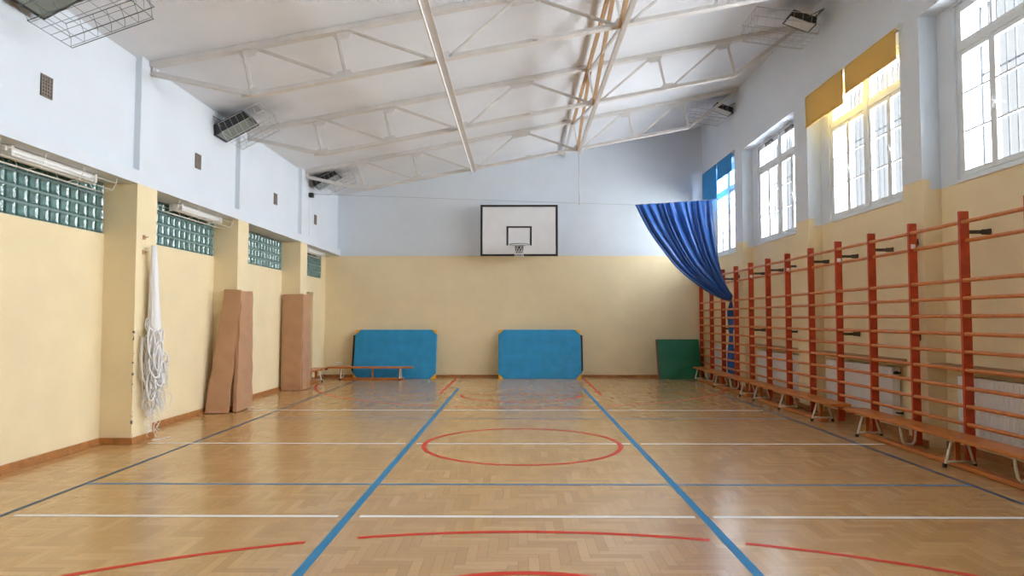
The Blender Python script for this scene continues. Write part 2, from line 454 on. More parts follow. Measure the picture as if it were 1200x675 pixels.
# casement windows
def window(idx, wa, wb, label):
    r = empty('window_%d' % idx, (4.68, wa, SILL), label=label, cat='window', kind='structure')
    W_ = wb - wa; H_ = WTOP - SILL; TZ = 1.40; half = (W_ - .10) / 2
    b = MB()
    b.box(-.03, .05, 0, .05, 0, H_); b.box(-.03, .05, W_ - .05, W_, 0, H_)
    b.box(-.03, .05, .05, W_ - .05, 0, .05); b.box(-.03, .05, .05, W_ - .05, H_ - .05, H_)
    b.box(-.05, .05, W_ / 2 - .05, W_ / 2 + .05, .05, H_ - .05)
    b.box(-.045, .05, .05, W_ / 2 - .05, TZ - .035, TZ + .035); b.box(-.045, .05, W_ / 2 + .05, W_ - .05, TZ - .035, TZ + .035)
    b.box(-.075, -.03, -.02, W_ + .02, -.02, .012)
    b.build('window_frame', M['winframe'], r, bevel=.004)
    for side in (0, 1):
        y0 = .05 if side == 0 else W_ / 2 + .05; y1 = W_ / 2 - .05 if side == 0 else W_ - .05
        mid = (y0 + y1) / 2
        for a, c in ((y0, mid), (mid, y1)):
            s = MB(); z0, z1 = .05, TZ - .035; st = .042
            s.box(-.035, .01, a, a + st, z0, z1); s.box(-.035, .01, c - st, c, z0, z1)
            s.box(-.035, .01, a + st, c - st, z0, z0 + .055); s.box(-.035, .01, a + st, c - st, z1 - .045, z1)
            for k in (1, 2):
                zz = z0 + .055 + (z1 - z0 - .10) * k / 3
                s.box(-.03, .005, a + st, c - st, zz - .009, zz + .009)
            so = s.build('sash', M['winframe'], r, bevel=.003)
            g_ = MB(); g_.box(-.012, -.008, a + st, c - st, z0 + .055, z1 - .045); g_.build('glass_pane', M['glass'], so)
        h_ = MB(); h_.box(-.055, -.035, mid - .012, mid + .012, .62, .74); h_.bar((-.06, mid, .70), (-.06, mid - .07, .66), .016, .016)
        h_.build('window_handle', M['plastic'], r)
        s = MB(); z0, z1 = TZ + .035, H_ - .05
        s.box(-.035, .01, y0, y0 + .04, z0, z1); s.box(-.035, .01, y1 - .04, y1, z0, z1)
        s.box(-.035, .01, y0 + .04, y1 - .04, z0, z0 + .04); s.box(-.035, .01, y0 + .04, y1 - .04, z1 - .04, z1)
        s.box(-.03, .005, mid - .014, mid + .014, z0 + .04, z1 - .04)
        so = s.build('fanlight', M['winframe'], r, bevel=.003)
        g_ = MB(); g_.box(-.012, -.008, y0 + .04, y1 - .04, z0 + .04, z1 - .04); g_.build('glass_pane', M['glass'], so)
    gr = MB(); k = .02
    while k < W_:
        gr.box(.225, .245, k - .007, k + .007, 0, H_); k += .125
    for z in (.10, .62, 1.14, 1.62): gr.box(.235, .245, 0, W_, z - .008, z + .008)
    gr.build('security_grille', M['grille'], r)
    return r
wl = {2: 'window nearest the camera at the right edge of the view', 3: 'tall white window half under the yellow blinds', 4: 'white window without blinds between the blue and yellow blinds', 5: 'farthest white window under the blue blinds', 0: 'window behind the camera', 1: 'window beside the camera'}
wins = {}
for k, (wa, wb) in enumerate(WIN): wins[k] = window(wi, wa, wb, wl[k]); wi += 1

# fanlight openers on the window without blinds and the nearest one
for k, y in ((4, .55), (4, 1.5)):
    b = MB()
    b.box(-.075, -.045, y - .16, y + .16, 1.80, 1.83); b.bar((-.07, y - .1, 1.81), (-.11, y + .02, 1.74), .014, .014); b.bar((-.11, y + .02, 1.74), (-.07, y + .12, 1.82), .014, .014)
    b.build('fanlight_opener', M['iron'], wins[k])
b = MB(); b.tube([(-.10, .75, .9), (-.12, .62, .45)], .008); b.tube([(-.10, .75, .9), (-.07, .75, 1.38)], .006)
b.build('opener_rod', M['iron'], wins[5])

# ------------------------------------------------------------------ roller blinds
def blind(y0, y1, zt, zb, material, label, group):
    r = empty('roller_blind', (XA - .03, y0, zt), label=label, cat='roller blind', group=group)
    b = MB(); b.tube([(0, 0, 0), (0, y1 - y0, 0)], .022, 12); b.build('roller_tube', M['plastic'], r)
    b = MB(); b.grid(lambda u, v: (-.022 + .004 * math.sin(u * 9) * v, .015 + u * (y1 - y0 - .03), -v * (zt - zb)), 12, 8)
    o = b.build('blind_fabric', material, r, recalc=False); s = o.modifiers.new('s', 'SOLIDIFY'); s.thickness = .002
    b = MB(); b.box(-.030, -.014, .012, y1 - y0 - .012, -(zt - zb) - .018, -(zt - zb)); b.build('bottom_rail', material, r)
    for a, c in ((-.012, 0), (y1 - y0, y1 - y0 + .012)):
        b = MB(); b.box(-.01, .03, a, c, -.03, .03); b.build('bracket', M['plastic'], r)
blind(9.07, 10.30, 4.75, 4.29, M['yblind'], 'yellow roller blind on the left, hanging lower, over the second window', 'yellow roller blinds')
blind(7.78, 9.04, 4.75, 4.40, M['yblind'], 'yellow roller blind on the right, rolled higher, over the second window', 'yellow roller blinds')
blind(14.93, 16.1, 4.80, 4.05, M['bblind'], 'blue roller blind nearest the far corner, pulled down behind the curtain', 'blue roller blinds')
blind(13.85, 14.9, 4.80, 4.43, M['bblind'], 'short blue roller blind to the right of the longer blue one', 'blue roller blinds')

# ------------------------------------------------------------------ roof trusses
def zb_(x): return zc(x) - .645
def make_truss(Y, label):
    r = empty('roof_truss', (0, Y, 0), label=label, cat='roof truss', group='steel trusses under the ceiling')
    b = MB()
    b.bar((XL, 0, zc(XL) - .035), (XA, 0, zc(XA) - .035), .11, .06, (0, 0, 1)); b.build('top_chord', M['steel'], r)
    nb = [-3.08, -1.99, -.88, 1.22, 2.33, 3.42]
    b = MB()
    pts = [(XL + .0, 4.195), (nb[0], zb_(nb[0]) + .0), (nb[-1], zb_(nb[-1])), (XA, 5.93)]
    for p, q in zip(pts[:-1], pts[1:]):
        b.bar((p[0], 0, p[1] + .02), (q[0], 0, q[1] + .02), .09, .014, (0, 0, 1)); b.bar((p[0], -.01, p[1] + .045), (q[0], -.01, q[1] + .045), .014, .05, (0, 0, 1))
    b.build('bottom_chord', M['steel'], r)
    def top(x): return x - .12
    def stick(name, p, q, w_=.04):
        b = MB(); b.bar((p[0], 0, p[1]), (q[0], 0, q[1]), w_, .012, (0, 0, 1)); b.bar((p[0], 0, p[1]), (q[0], 0, q[1]), .012, w_, (0, 0, 1))
        b.build(name, M['steel'], r)
    stick('end_post', (XL + .03, zc(XL) - .03), (XL + .03, 4.25), .05)
    for x in (nb[0], nb[1], nb[4], nb[5]): stick('vertical', (top(x), zc(top(x)) - .05), (x, zb_(x) + .03))
    T = lambda x, d=.1: (top(x) + d, zc(top(x) + d) - .06)
    Bn = lambda x, d=-.06: (x + d, zb_(x + d) + .04)
    stick('diagonal', T(nb[0], .14), Bn(nb[1])); stick('diagonal', T(nb[1], .14), Bn(nb[2], -.08))
    stick('diagonal', Bn(nb[2], .08), (.0, zc(0) - .06), .034); stick('diagonal', (.12, zc(.12) - .06), Bn(nb[3], -.08))
    stick('diagonal', Bn(nb[3], .08), T(nb[4], -.10), .034); stick('diagonal', Bn(nb[4], .08), T(nb[5], -.10), .034)
    def gusset(x, top_=True, w_=.26):
        b = MB()
        if top_: z = zc(x) - .06; b.prism([(x - w_ / 2, z - .19 * w_ / 2), (x + w_ / 2, z + .19 * w_ / 2), (x + w_ * .3, z - .09 + .19 * w_ * .3), (x - w_ * .3, z - .09 - .19 * w_ * .3)], 'y', -.007, .007)
        else: z = zb_(x) + .03; b.prism([(x - w_ / 2, z - .19 * w_ / 2), (x + w_ / 2, z + .19 * w_ / 2), (x + w_ * .28, z + .09 + .19 * w_ * .28), (x - w_ * .28, z + .09 - .19 * w_ * .28)], 'y', -.007, .007)
        b.build('gusset_plate', M['steel'], r)
    for x in (nb[0], nb[1]): gusset(top(x) + .07)
    gusset(.06, True, .42)
    for x in (nb[4], nb[5]): gusset(top(x) - .05)
    for x in (nb[0], nb[1] - .03, nb[2], nb[3], nb[4] + .03): gusset(x, False)
    b = MB(); b.box(.17, .31, -.05, .05, zb_(.24) + .03, zb_(.24) + .075); b.build('splice_plate', M['steel'], r)
    return r
make_truss(7.78, 'nearest of the three white roof trusses, cut by the top of the view')
make_truss(10.62, 'middle roof truss, between the nearest truss and the one at the far wall')
make_truss(13.55, 'farthest roof truss, its lower chord just above the far wall')

b = MB(); x = -.88; z = zb_(x)
b.box(x - .045, x + .045, 4.8, 13.62, z - .012, z); b.box(x - .045, x - .033, 4.8, 13.62, z - .06, z - .012)
tag(b.build('tie_beam', M['steel']), 'long steel tie beam running to the far wall under the trusses, left of centre', 'beam')

# longitudinal bracing frame
br = empty('bracing_frame', (1.2, 13.6, 4.7), label='crossed steel bracing between the trusses, right of centre, with tan painted bars', cat='bracing frame')
def bpart(name, segs, w_, material):
    b = MB()
    for p, q in segs: b.bar((p[0] - 1.2, p[1] - 13.6, p[2] - 4.7), (q[0] - 1.2, q[1] - 13.6, q[2] - 4.7), w_, w_)
    return b.build(name, material, br)
Ys = [4.9, 7.78, 10.62, 13.55, 16.28]
Tz = zc(1.1) - .08; Bz = zb_(1.22) - .005
Tn = lambda i: (1.10, Ys[i], Tz); Bn_ = lambda i: (1.22, Ys[i], Bz + .02)
bpart('lower_rail', [((1.22, 4.8, Bz - .02), (1.22, 13.6, Bz - .02))], .055, M['steel'])
for i in range(4): bpart('upper_rail', [(Tn(i), Tn(i + 1))], .05, M['steel_tan'] if i < 3 else M['steel'])
for i in (1, 2, 3): bpart('upright', [((1.105, Ys[i] - .015, Tz), (1.215, Ys[i] - .015, Bz))], .032, M['steel'])
for i in range(3):
    bpart('cross_brace', [((1.14, Ys[i], Tz), (1.19, Ys[i + 1], Bz + .02))], .05, M['steel_tan'])
    bpart('cross_brace', [((1.21, Ys[i], Bz + .03), (1.11, Ys[i + 1], Tz - .03))], .032, M['steel'])

# ------------------------------------------------------------------ floodlights and wire guards
def floodlight(loc, sgn, tilt, label, cage_label, glass, K=1.0):
    r = empty('floodlight', loc, label=label, cat='floodlight', group='floodlights high on the side walls')
    T_ = Matrix.Rotation(sgn * tilt, 4, 'Y')
    def rot(bm_):
        bm_.v = [tuple(T_ @ (Vector(p) * K)) for p in bm_.v]; return bm_
    b = MB()
    b.prism([(-.24, .10), (.24, .10), (.27, -.03), (-.27, -.03)], 'y', -.19, .19)
    rot(b).build('housing', M['blackm'], r, bevel=.01)
    b = MB(); b.box(-.25, .25, -.175, .175, -.047, -.03); rot(b).build('front_glass', glass, r)
    b = MB()
    for x0, x1, y0, y1 in ((-.275, .275, -.2, -.175), (-.275, .275, .175, .2), (-.275, -.25, -.175, .175), (.25, .275, -.175, .175)): b.box(x0, x1, y0, y1, -.05, -.028)
    rot(b).build('bezel', M['blackm'], r)
    b = MB()
    d_ = -1 if loc[0] < 0 else 1
    for s in (-1, 1): b.bar(T_ @ (Vector((d_ * .05, s * .21, .02)) * K), (d_ * .27, s * .21 * K, .12), .03, .008)
    b.bar((d_ * .27, -.21 * K, .12), (d_ * .27, .21 * K, .12), .03, .008)
    b.build('mounting_bracket', M['iron'], r)
    return r
def wire_guard(lamp, loc, sgn, tilt, material, Lx=.80, Ly=.62, Lz=.25, n=7):
    r_ = MB(); T_ = Matrix.Rotation(-sgn * tilt, 4, 'Y')
    def P(a, y, c): return T_ @ Vector((sgn * a, y, c))
    def rect(c_, inset): return [P(0, -Ly / 2 + inset, c_), P(Lx - inset, -Ly / 2 + inset, c_), P(Lx - inset, Ly / 2 - inset, c_), P(0, Ly / 2 - inset, c_)]
    r_.tube(rect(0, .03), .0045, 6, True); r_.tube(rect(.12, 0), .0045, 6, True); r_.tube(rect(Lz, 0), .0045, 6, True)
    for k in range(n + 1):
        a = Lx * k / n * .96
        r_.tube([P(a, -Ly / 2, Lz), P(a, -Ly / 2, .1), P(a, -Ly / 2 + .05, 0), P(a, Ly / 2 - .05, 0), P(a, Ly / 2, .1), P(a, Ly / 2, Lz)], .0024, 5, smooth=False)
    for k in range(5):
        y = -Ly / 2 + .06 + (Ly - .12) * k / 4
        r_.tube([P(0, y, 0), P(Lx - .03, y, 0), P(Lx, y, .1), P(Lx, y, Lz)], .0024, 5, smooth=False)
    return r_.build('wire_guard', material, lamp, loc=Vector(loc) - lamp.location)
lp = floodlight((-4.09, 9.75, 4.16), 1, -R(28), 'dark floodlight in a wire guard high on the left wall, at the second pilaster', '', M['lamp_glass'])
wire_guard(lp, (-4.10, 9.75, 3.90), 1, R(28), M['wire'], .66)
lp = floodlight((-4.0, 14.15, 4.29), 1, -R(28), 'dark floodlight in a wire guard high on the left wall near the far corner', '', M['lamp_glass'])
wire_guard(lp, (-4.06, 14.15, 4.02), 1, R(24), M['wire'], .7)
lp = floodlight((4.03, 9.6, 5.62), 1, R(20), 'black framed floodlight in a wire guard high on the right wall above the yellow blinds', '', M['lamp_glass_pale'], .72)
wire_guard(lp, (4.16, 9.6, 5.33), -1, R(8), M['wire'], .9)
lp = floodlight((4.20, 13.9, 5.68), 1, R(20), 'black framed floodlight in a wire guard high on the right wall near the far corner', '', M['lamp_glass_pale'], .72)
wire_guard(lp, (4.20, 13.9, 5.42), -1, R(8), M['wire'], .75)
lp = floodlight((-4.02, 5.75, 4.22), 1, -R(28), 'floodlight whose dark wire guard shows at the top left corner of the view', '', M['lamp_glass'])
wire_guard(lp, (-3.98, 5.68, 3.80), 1, R(20), M['dwire'], n=6)

# ------------------------------------------------------------------ fluorescent lamps under the beam
def tube_lamp(y0, label):
    r = empty('fluorescent_lamp', (-4.49, y0, ZLB), label=label, cat='fluorescent lamp', group='fluorescent lamps under the left beam')
    b = MB(); b.box(-.045, .045, 0, 1.24, -.055, -.004); b.build('lamp_body', M['plastic'], r, bevel=.006)
    for s in (-.055, .055):
        b = MB(); b.tube([(s, .03, -.075), (s, 1.21, -.075)], .018, 12); b.build('tube', M['tube'], r)
    for y in (.02, 1.2):
        b = MB(); b.box(-.085, .085, y, y + .03, -.095, -.004); b.build('end_holder', M['plastic'], r)
    g_ = MB()
    for (x, z) in ((-.12, -.06), (-.09, -.13), (0, -.15), (.12, -.13), (.16, -.06)):
        g_.tube([(x, -.22, z), (x, 1.44, z)], .004, 6)
    for y in (-.22, .333, .887, 1.44):
        g_.tube([(-.12, y, -.004), (-.12, y, -.06), (-.09, y, -.13), (0, y, -.15), (.12, y, -.13), (.16, y, -.06), (.17, y, -.004)], .004, 6, smooth=False)
    g_.build('lamp_guard', M['wwire'], r)
tube_lamp(5.82, 'fluorescent lamp in a white wire guard over the nearest glass blocks')
tube_lamp(8.84, 'fluorescent lamp in a white wire guard over the second glass block strip')
tube_lamp(14.25, 'fluorescent lamp in a wire guard beside the far left corner')

# ------------------------------------------------------------------ vents, junction box, socket, hooks
def vent(y, z, label):
    r = empty('wall_vent', (XLU, y, z), label=label, cat='vent', group='vents in the upper left wall')
    b = MB(); b.box(0, .006, 0, .15, 0, .20); b.build('vent_back', M['deep'], r)
    b = MB()
    for k in range(5): b.box(.004, .016, .03 * k + .004 * k, .03 * k + .004 * k + .012, 0, .20)
    for k in range(7): b.box(.004, .014, 0, .15, k * .0315, k * .0315 + .010)
    b.build('vent_grille', M['terracotta'], r)
for y, z, l in ((6.06, 3.41, 'vent grille nearest the camera in the upper left wall'), (9.03, 3.41, 'second vent grille, left of the middle floodlight'),
                (11.98, 3.42, 'third vent grille, between the second and third pilasters'), (14.38, 3.40, 'vent grille nearest the far left corner')): vent(y, z, l)
b = MB(); b.box(0, .09, 0, .10, 0, .09)
jb = empty('junction_box', (XL, 13.74, 3.86), label='small black junction box at the left end of the curtain wire', cat='junction box')
b.build('box_body', M['black'], jb, bevel=.006)
b = MB(); b.tube([(.01, .05, -.0), (.012, .05, -.5), (.01, .06, -.8)], .005, 6); b.build('cable', M['wwire'], jb)
r = empty('wall_socket', (-4.27, YB, .32), label='white double wall socket low on the far wall left of the blue mat', cat='socket')
b = MB(); b.box(-.075, .075, -.035, 0, -.04, .04); b.build('socket_plate', M['plastic'], r, bevel=.006)
b = MB()
for s in (-.037, .037): b.tube([(s, -.036, 0), (s, -.028, 0)], .022, 16)
b.build('socket_inset', M['wall'], r)

# ------------------------------------------------------------------ curtain wire, cord and curtain
YC = 13.8
wp = [(XL + .05, YC, 3.93), (-2.732, YC, 3.88), (-1.164, YC, 3.82), (1.25, YC, 3.735), (2.36, YC, 3.70), (3.95, YC, 3.803), (XA, YC + .02, 3.84)]
b = MB(); b.tube(wp, .004, 6); tag(b.build('curtain_wire', M['wire']), 'thin steel wire stretched across the hall carrying the blue curtain', 'wire')
b = MB(); b.tube([(1.22, 13.58, 4.70), (1.24, 13.7, 4.2), (1.25, YC, 3.735)], .007, 6); b.tube([(1.25, YC, 3.735), (1.25, YC, 3.70)], .012, 6)
tag(b.build('hanging_cord', M['wire']), 'thin cord hanging from the farthest truss down to the curtain wire', 'cord')

Lc = [(2.36, 3.70), (2.478, 3.474), (2.648, 3.16), (2.903, 2.795), (3.244, 2.38), (3.67, 2.034), (4.01, 1.83), (4.30, 1.735)]
Rc = [(3.951, 3.80), (3.965, 3.55), (3.979, 3.315), (4.01, 2.99), (4.056, 2.656), (4.11, 2.38), (4.19, 2.12), (4.34, 1.86)]
def curve(P, v):
    t_ = v * (len(P) - 1); i = min(int(t_), len(P) - 2); s = t_ - i
    p0 = P[max(i - 1, 0)]; p1 = P[i]; p2 = P[i + 1]; p3 = P[min(i + 2, len(P) - 1)]
    return [.5 * (2 * p1[k] + (p2[k] - p0[k]) * s + (2 * p0[k] - 5 * p1[k] + 4 * p2[k] - p3[k]) * s * s + (3 * p1[k] - p0[k] - 3 * p2[k] + p3[k]) * s ** 3) for k in (0, 1)]
def cloth(u, v):
    a = curve(Lc, v); c = curve(Rc, v)
    uu = u + .012 * math.sin(u * 41 + 2) * (1 - v)
    x = a[0] + (c[0] - a[0]) * uu; z = a[1] + (c[1] - a[1]) * uu
    if v < .02: pass
    ph = u * 19 + .55 * math.sin(u * 17 + v * 2.2) + .5 * math.sin(u * 5.3)
    env = min(1, .35 + v * 3)
    amp = (.060 * env) * (1 - .35 * v)
    f1 = math.sin(2 * math.pi * ph * .62); f2 = math.sin(2 * math.pi * (ph * 1.37 + v * .7))
    edge = min(1, u * 12) * min(1, (1 - u) * 12)
    y = YC + amp * (f1 + .40 * f2 * (1 - .4 * v)) * edge + .04 * v
    return (x + .012 * f2 * env * edge, y, z - (.02 * math.sin(u * math.pi) * 0))
cur = MB(); cur.grid(cloth, 220, 60)
def tail(u, v):
    z = 1.86 - v * 1.74
    t_ = min(1, v * 5)
    y = 13.80 + .06 * u + (t_ ** .6) * (.36 + .17 * u) ; x = 4.33 + .10 * t_ + .035 * math.sin(u * 22 + v * 1.5) * t_ + .02 * math.sin(v * 9 + u * 4) * t_
    return (min(max(x, 4.30), 4.56), min(y, 14.44), z - .10 * u * (1 - t_))
cur.grid(tail, 40, 40)
c_ = cur.build('curtain', M['curtain'], recalc=False)
s_ = c_.modifiers.new('s', 'SOLIDIFY'); s_.thickness = .004
tag(c_, 'blue dividing curtain drawn aside and tucked behind the wooden wall bars', 'curtain')

# ------------------------------------------------------------------ basketball
r = empty('basketball_backboard', (.027, YB, 0), label='white basketball backboard with black border, hoop and net on the far wall', cat='basketball backboard')
Y0 = -.50
b = MB(); b.box(-.9, .9, Y0, Y0 + .03, 2.84, 4.04); b.build('board', M['board'], r, bevel=.004)
b = MB(); y0, y1 = Y0 - .004, Y0 + .002
for x0, x1, z0, z1 in ((-.9, .9, 3.99, 4.04), (-.9, .9, 2.84, 2.89), (-.9, -.85, 2.89, 3.99), (.85, .9, 2.89, 3.99),
                       (-.295, .295, 3.50, 3.54), (-.295, -.25, 3.09, 3.50), (.25, .295, 3.09, 3.50)):
    b.box(x0, x1, y0, y1, z0, z1)
b.build('border_marking', M['black'], r)
b = MB()
for x in (-.6, .6):
    for z in (2.98, 3.85): b.box(x - .03, x + .03, Y0 + .03, 0, z - .03, z + .03)
b.build('wall_mount', M['steel'], r)
HOFF = (0, Y0, 3.07)
b = MB(); cy = -.37
b.tube([(.225 * math.cos(R(a)), cy + .225 * math.sin(R(a)), 0) for a in range(0, 360, 10)], .010, 8, True)
b.build('rim', M['rim_steel'], r, HOFF)
b = MB(); b.box(-.10, .10, -.01, 0, -.16, .03); b.box(-.08, -.03, -.15, -.01, -.012, .012); b.box(.03, .08, -.15, -.01, -.012, .012)
b.bar((-.055, -.005, -.15), (-.055, -.14, -.02), .02, .02); b.bar((.055, -.005, -.15), (.055, -.14, -.02), .02, .02)
b.build('rim_bracket', M['black'], r, HOFF)
b = MB(); K = 12
def np_(k, lv):
    rr_ = [.222, .160, .115, .095, .095, .115][lv]; a = 2 * math.pi * (k + .5 * (lv % 2)) / K
    return (rr_ * math.cos(a), cy + rr_ * math.sin(a), -[.005, .06, .12, .18, .24, .29][lv])
for k in range(K):
    for lv in range(5):
        d = (lv % 2)
        b.tube([np_(k, lv), np_(k, lv + 1)], .003, 5); b.tube([np_(k, lv), np_(k - 1 + 2 * d, lv + 1)], .003, 5)
b.build('net', M['net'], r, HOFF)

# ------------------------------------------------------------------ wall bars
def make_bars():
    r = empty('wall_bars', (4.29, 0, 0))
    S = .868
    for k, (a, c) in enumerate(((0.0, .0175), (S - .0175, S + .0175), (2 * S - .0175, 2 * S))):
        b = MB(); b.box(0, .09, a, c, .02, 2.43); b.build('post', M['redwood'], r, bevel=.003)
    zs = [2.32, 2.14] + [1.755 - .173 * k for k in range(10)]
    for i, z in enumerate(zs):
        x = .022 if i != 1 else .06
        b = MB()
        n_ = 10; vs = []; 
        for y in (.004, 2 * S - .004):
            for k in range(n_):
                a = 2 * math.pi * k / n_; vs.append((x + .0165 * math.cos(a), y, z + .020 * math.sin(a)))
        b.add(vs, [(k, (k + 1) % n_, n_ + (k + 1) % n_, n_ + k) for k in range(n_)], 0, True); b.add(vs, [tuple(range(n_)), tuple(range(n_, 2 * n_))])
        b.build('rung', M['rung'], r)
    return r, S
proto, S = make_bars()
blabels = ['wall bars nearest the camera at the right edge', 'second set of wall bars from the camera, over the long near bench', 'third set of wall bars from the camera, before the white radiator',
           'fourth set of wall bars from the camera, where the middle and far benches meet', 'wall bars with the blue curtain tucked behind them', 'wall bars farthest away beside the green mat']
def wallx(y):
    for a, c in NICHES:
        if a < y < c: return XB
    return XA
for j in range(6):
    o = proto if j == 0 else copy_tree(proto)
    y0 = 5.78 + 2 * S * j; o.location = (4.29, y0, 0)
    tag(o, blabels[j], 'wall bars', 'red stained wooden wall bars along the window wall')
for j in range(6):
    o = [q for q in COL.objects if q.name.split('.')[0] == 'wall_bars'][j]
    y0 = o.location.y
    for k in (0, 1, 2):
        y = y0 + S * k
        if k == 2 and j < 5: continue
        off = .012 if k == 0 else (-.0 if k == 1 else -.03)
        wx = wallx(y + .03) - 4.29
        for z in ((2.23, 1.18) if k == 0 else (2.23,)):
            b = MB(); yy = S * k + (.021 if k < 2 else -.035)
            b.box(.045, wx - .002, yy, yy + .008, z - .018, z + .018); b.box(wx - .01, wx - .002, yy, yy + .05, z - .035, z + .035)
            b.tube([(.06, yy + .008, z), (.06, yy + .016, z)], .014, 8)
            if wx > .2: b.box(wx - .09, wx - .002, yy - .006, yy + .014, z - .026, z + .026)
            b.build('wall_bracket', M['iron'], o)
    b = MB(); q_ = 0 if j == 0 else -.0175; b.box(.02, .07, q_ - .003, q_, 2.15, 2.20); b.build('name_plate', M['plastic'], o)

# ------------------------------------------------------------------ gymnastic benches
def bench(L_, legs, loc, rz, label, group='gymnastic benches'):
    """seat runs along local y from 0 to L_, x from 0 to .26"""
    r = empty('gymnastic_bench', loc, rz, label, 'gymnastic bench', group)
    b = MB(); b.box(0, .26, 0, L_, .262, .298); b.build('seat', M['bench'], r, bevel=.008)
    b = MB(); y0 = min(p for k, p in legs if k == 'A') - .08; y1 = max(p for k, p in legs if k == 'A') + .1
    b.box(.08, .18, max(.05, y0), min(L_ - .05, y1), .004, .045); b.build('balance_beam', M['bench'], r, bevel=.006)
    for kind, y in legs:
        b = MB()
        if kind == 'A':
            b.tube([(-.01, y, .012), (.0, y, .045), (.055, y, .235), (.06, y, .262)], .0125, 8)
            b.tube([(.27, y, .012), (.26, y, .045), (.205, y, .235), (.20, y, .262)], .0125, 8)
            b.tube([(.0, y, .052), (.26, y, .052)], .010, 8)
            b.tube([(.06, y, .255), (.20, y, .255)], .010, 8)
            o = b.build('leg_frame', M['cream'], r)
            b = MB()
            for x in (-.012, .272): b.tube([(x, y, .0), (x + (.003 if x < 0 else -.003), y, .035)], .018, 10)
            b.build('rubber_foot', M['rubber'], o)
            b = MB(); b.bar((.13, y + .03, .04), (.13, y + .03, .265), .05, .018, (0, 1, 0)); b.build('support', M['bench'], r)
        elif kind == 'U':
            b.tube([(.05, y, .262), (.06, y, .17), (.075, y, .09), (.10, y, .062), (.13, y, .058), (.155, y, .058), (.18, y, .062), (.205, y, .09), (.215, y, .17), (.22, y, .262)], .0125, 8)
            b.build('hook_leg', M['cream'], r)
        else:
            b.bar((.13, y, .04), (.13, y, .265), .06, .03, (0, 1, 0)); b.build('support', M['bench'], r)
    b = MB(); b.box(.09, .17, L_ + .0, L_ + .05, .22, .262); b.build('end_hook', M['redwood'], r, bevel=.004)
    return r
bench(4.0, [('A', 4.02 - .35 + .0), ('U', 2.87), ('A', 2.02), ('U', 1.2), ('A', .4)], (3.99, 4.45, 0), 0, 'long varnished bench nearest the camera under the wall bars', 'benches along the wall bars')
bench(3.05, [('A', 2.85), ('A', 1.72), ('A', .55)], (3.99, 8.80, 0), 0, 'middle bench under the wall bars, ending at the post with a gap after it', 'benches along the wall bars')
bench(3.76, [('A', 3.56), ('U', 2.82), ('A', 2.05), ('U', 1.2), ('A', .42)], (3.99, 11.93, 0), 0, 'farthest bench under the wall bars in front of the green mat', 'benches along the wall bars')
# 4th: in front of the blue mat (runs along x), 5th along the left wall
bench(1.95, [('A', .28), ('P', .92), ('A', 1.62)], (-2.40, 15.50, 0), R(90), 'low bench standing in front of the left blue mat', 'short benches in the far left corner')
bench(1.50, [('A', 1.2), ('A', .2)], (-4.585, 13.86, 0), 0, 'short bench along the left wall behind the far padded pillar', 'short benches in the far left corner')

# ------------------------------------------------------------------ radiators and shelves
def radiator(y0, y1, label):
    r = empty('radiator', (4.49, y0, .21), label=label, cat='radiator', group='white panel radiators in the window niches')
    L_ = y1 - y0; b = MB()
    def prof(u, v):
        k = u * L_ / .0333
        return (.0 + .006 * (1 if (k % 1) < .5 else 0), u * L_, .03 + v * .53)
    n_ = int(L_ / .0333) * 2
    poly = []
    for i in range(n_):
        x = 0 if i % 2 else .007
        poly += [(x, L_ * i / n_ + .002), (x, L_ * (i + 1) / n_ - .002)]
    poly += [(.03, L_), (.03, 0)]
    b.prism(poly, 'z', .02, .57); b.build('front_panel', M['rad'], r)
    b = MB(); b.box(.07, .10, 0, L_, .02, .57); b.box(.005, .10, -.004, .0, .0, .59); b.box(.005, .10, L_, L_ + .004, .0, .59); b.box(.0, .10, 0, L_, .57, .59); b.box(.0, .10, 0, L_, .0, .02)
    b.build('casing', M['rad'], r, bevel=.003)
    b = MB(); b.tube([(.05, -.003, .53), (.05, -.06, .53), (.08, -.07, .53)], .012, 8); b.tube([(.05, -.06, .53), (.0, -.065, .53)], .02, 10); b.tube([(.05, -.003, .05), (.05, -.05, .05), (.10, -.06, .05)], .012, 8)
    b.build('valve', M['blackm'], r)
    return r
def shelf(y0, y1, label):
    r = empty('radiator_shelf', (XB, y0, .88), label=label, cat='shelf', group='wooden shelves above the radiators')
    b = MB(); b.box(-.20, 0, 0, y1 - y0, -.0, .028); b.build('shelf_board', M['shelf'], r, bevel=.003)
    b = MB()
    for y in (.15, y1 - y0 - .18): b.prism([(-.16, 0), (0, 0), (0, -.05)], 'y', y, y + .02)
    b.build('shelf_support', M['shelf'], r)
for (y0, y1, a, c, w_) in ((5.0, 7.05, 4.9, 7.4, 'nearest window, ribbed front showing at the right edge'), (8.29, 10.03, 7.9, 10.3, 'second window, its side and valve showing'),
                     (10.98, 12.9, 10.9, 13.3, 'third window, behind the middle bench'), (14.46, 15.75, 13.9, 16.15, 'farthest window near the green mat')):
    radiator(y0, y1, 'white panel radiator under the ' + w_)
    if y1 < 14: shelf(a, c, 'wooden shelf above the radiator under the ' + w_.split(',')[0])
for k in ():
    pass

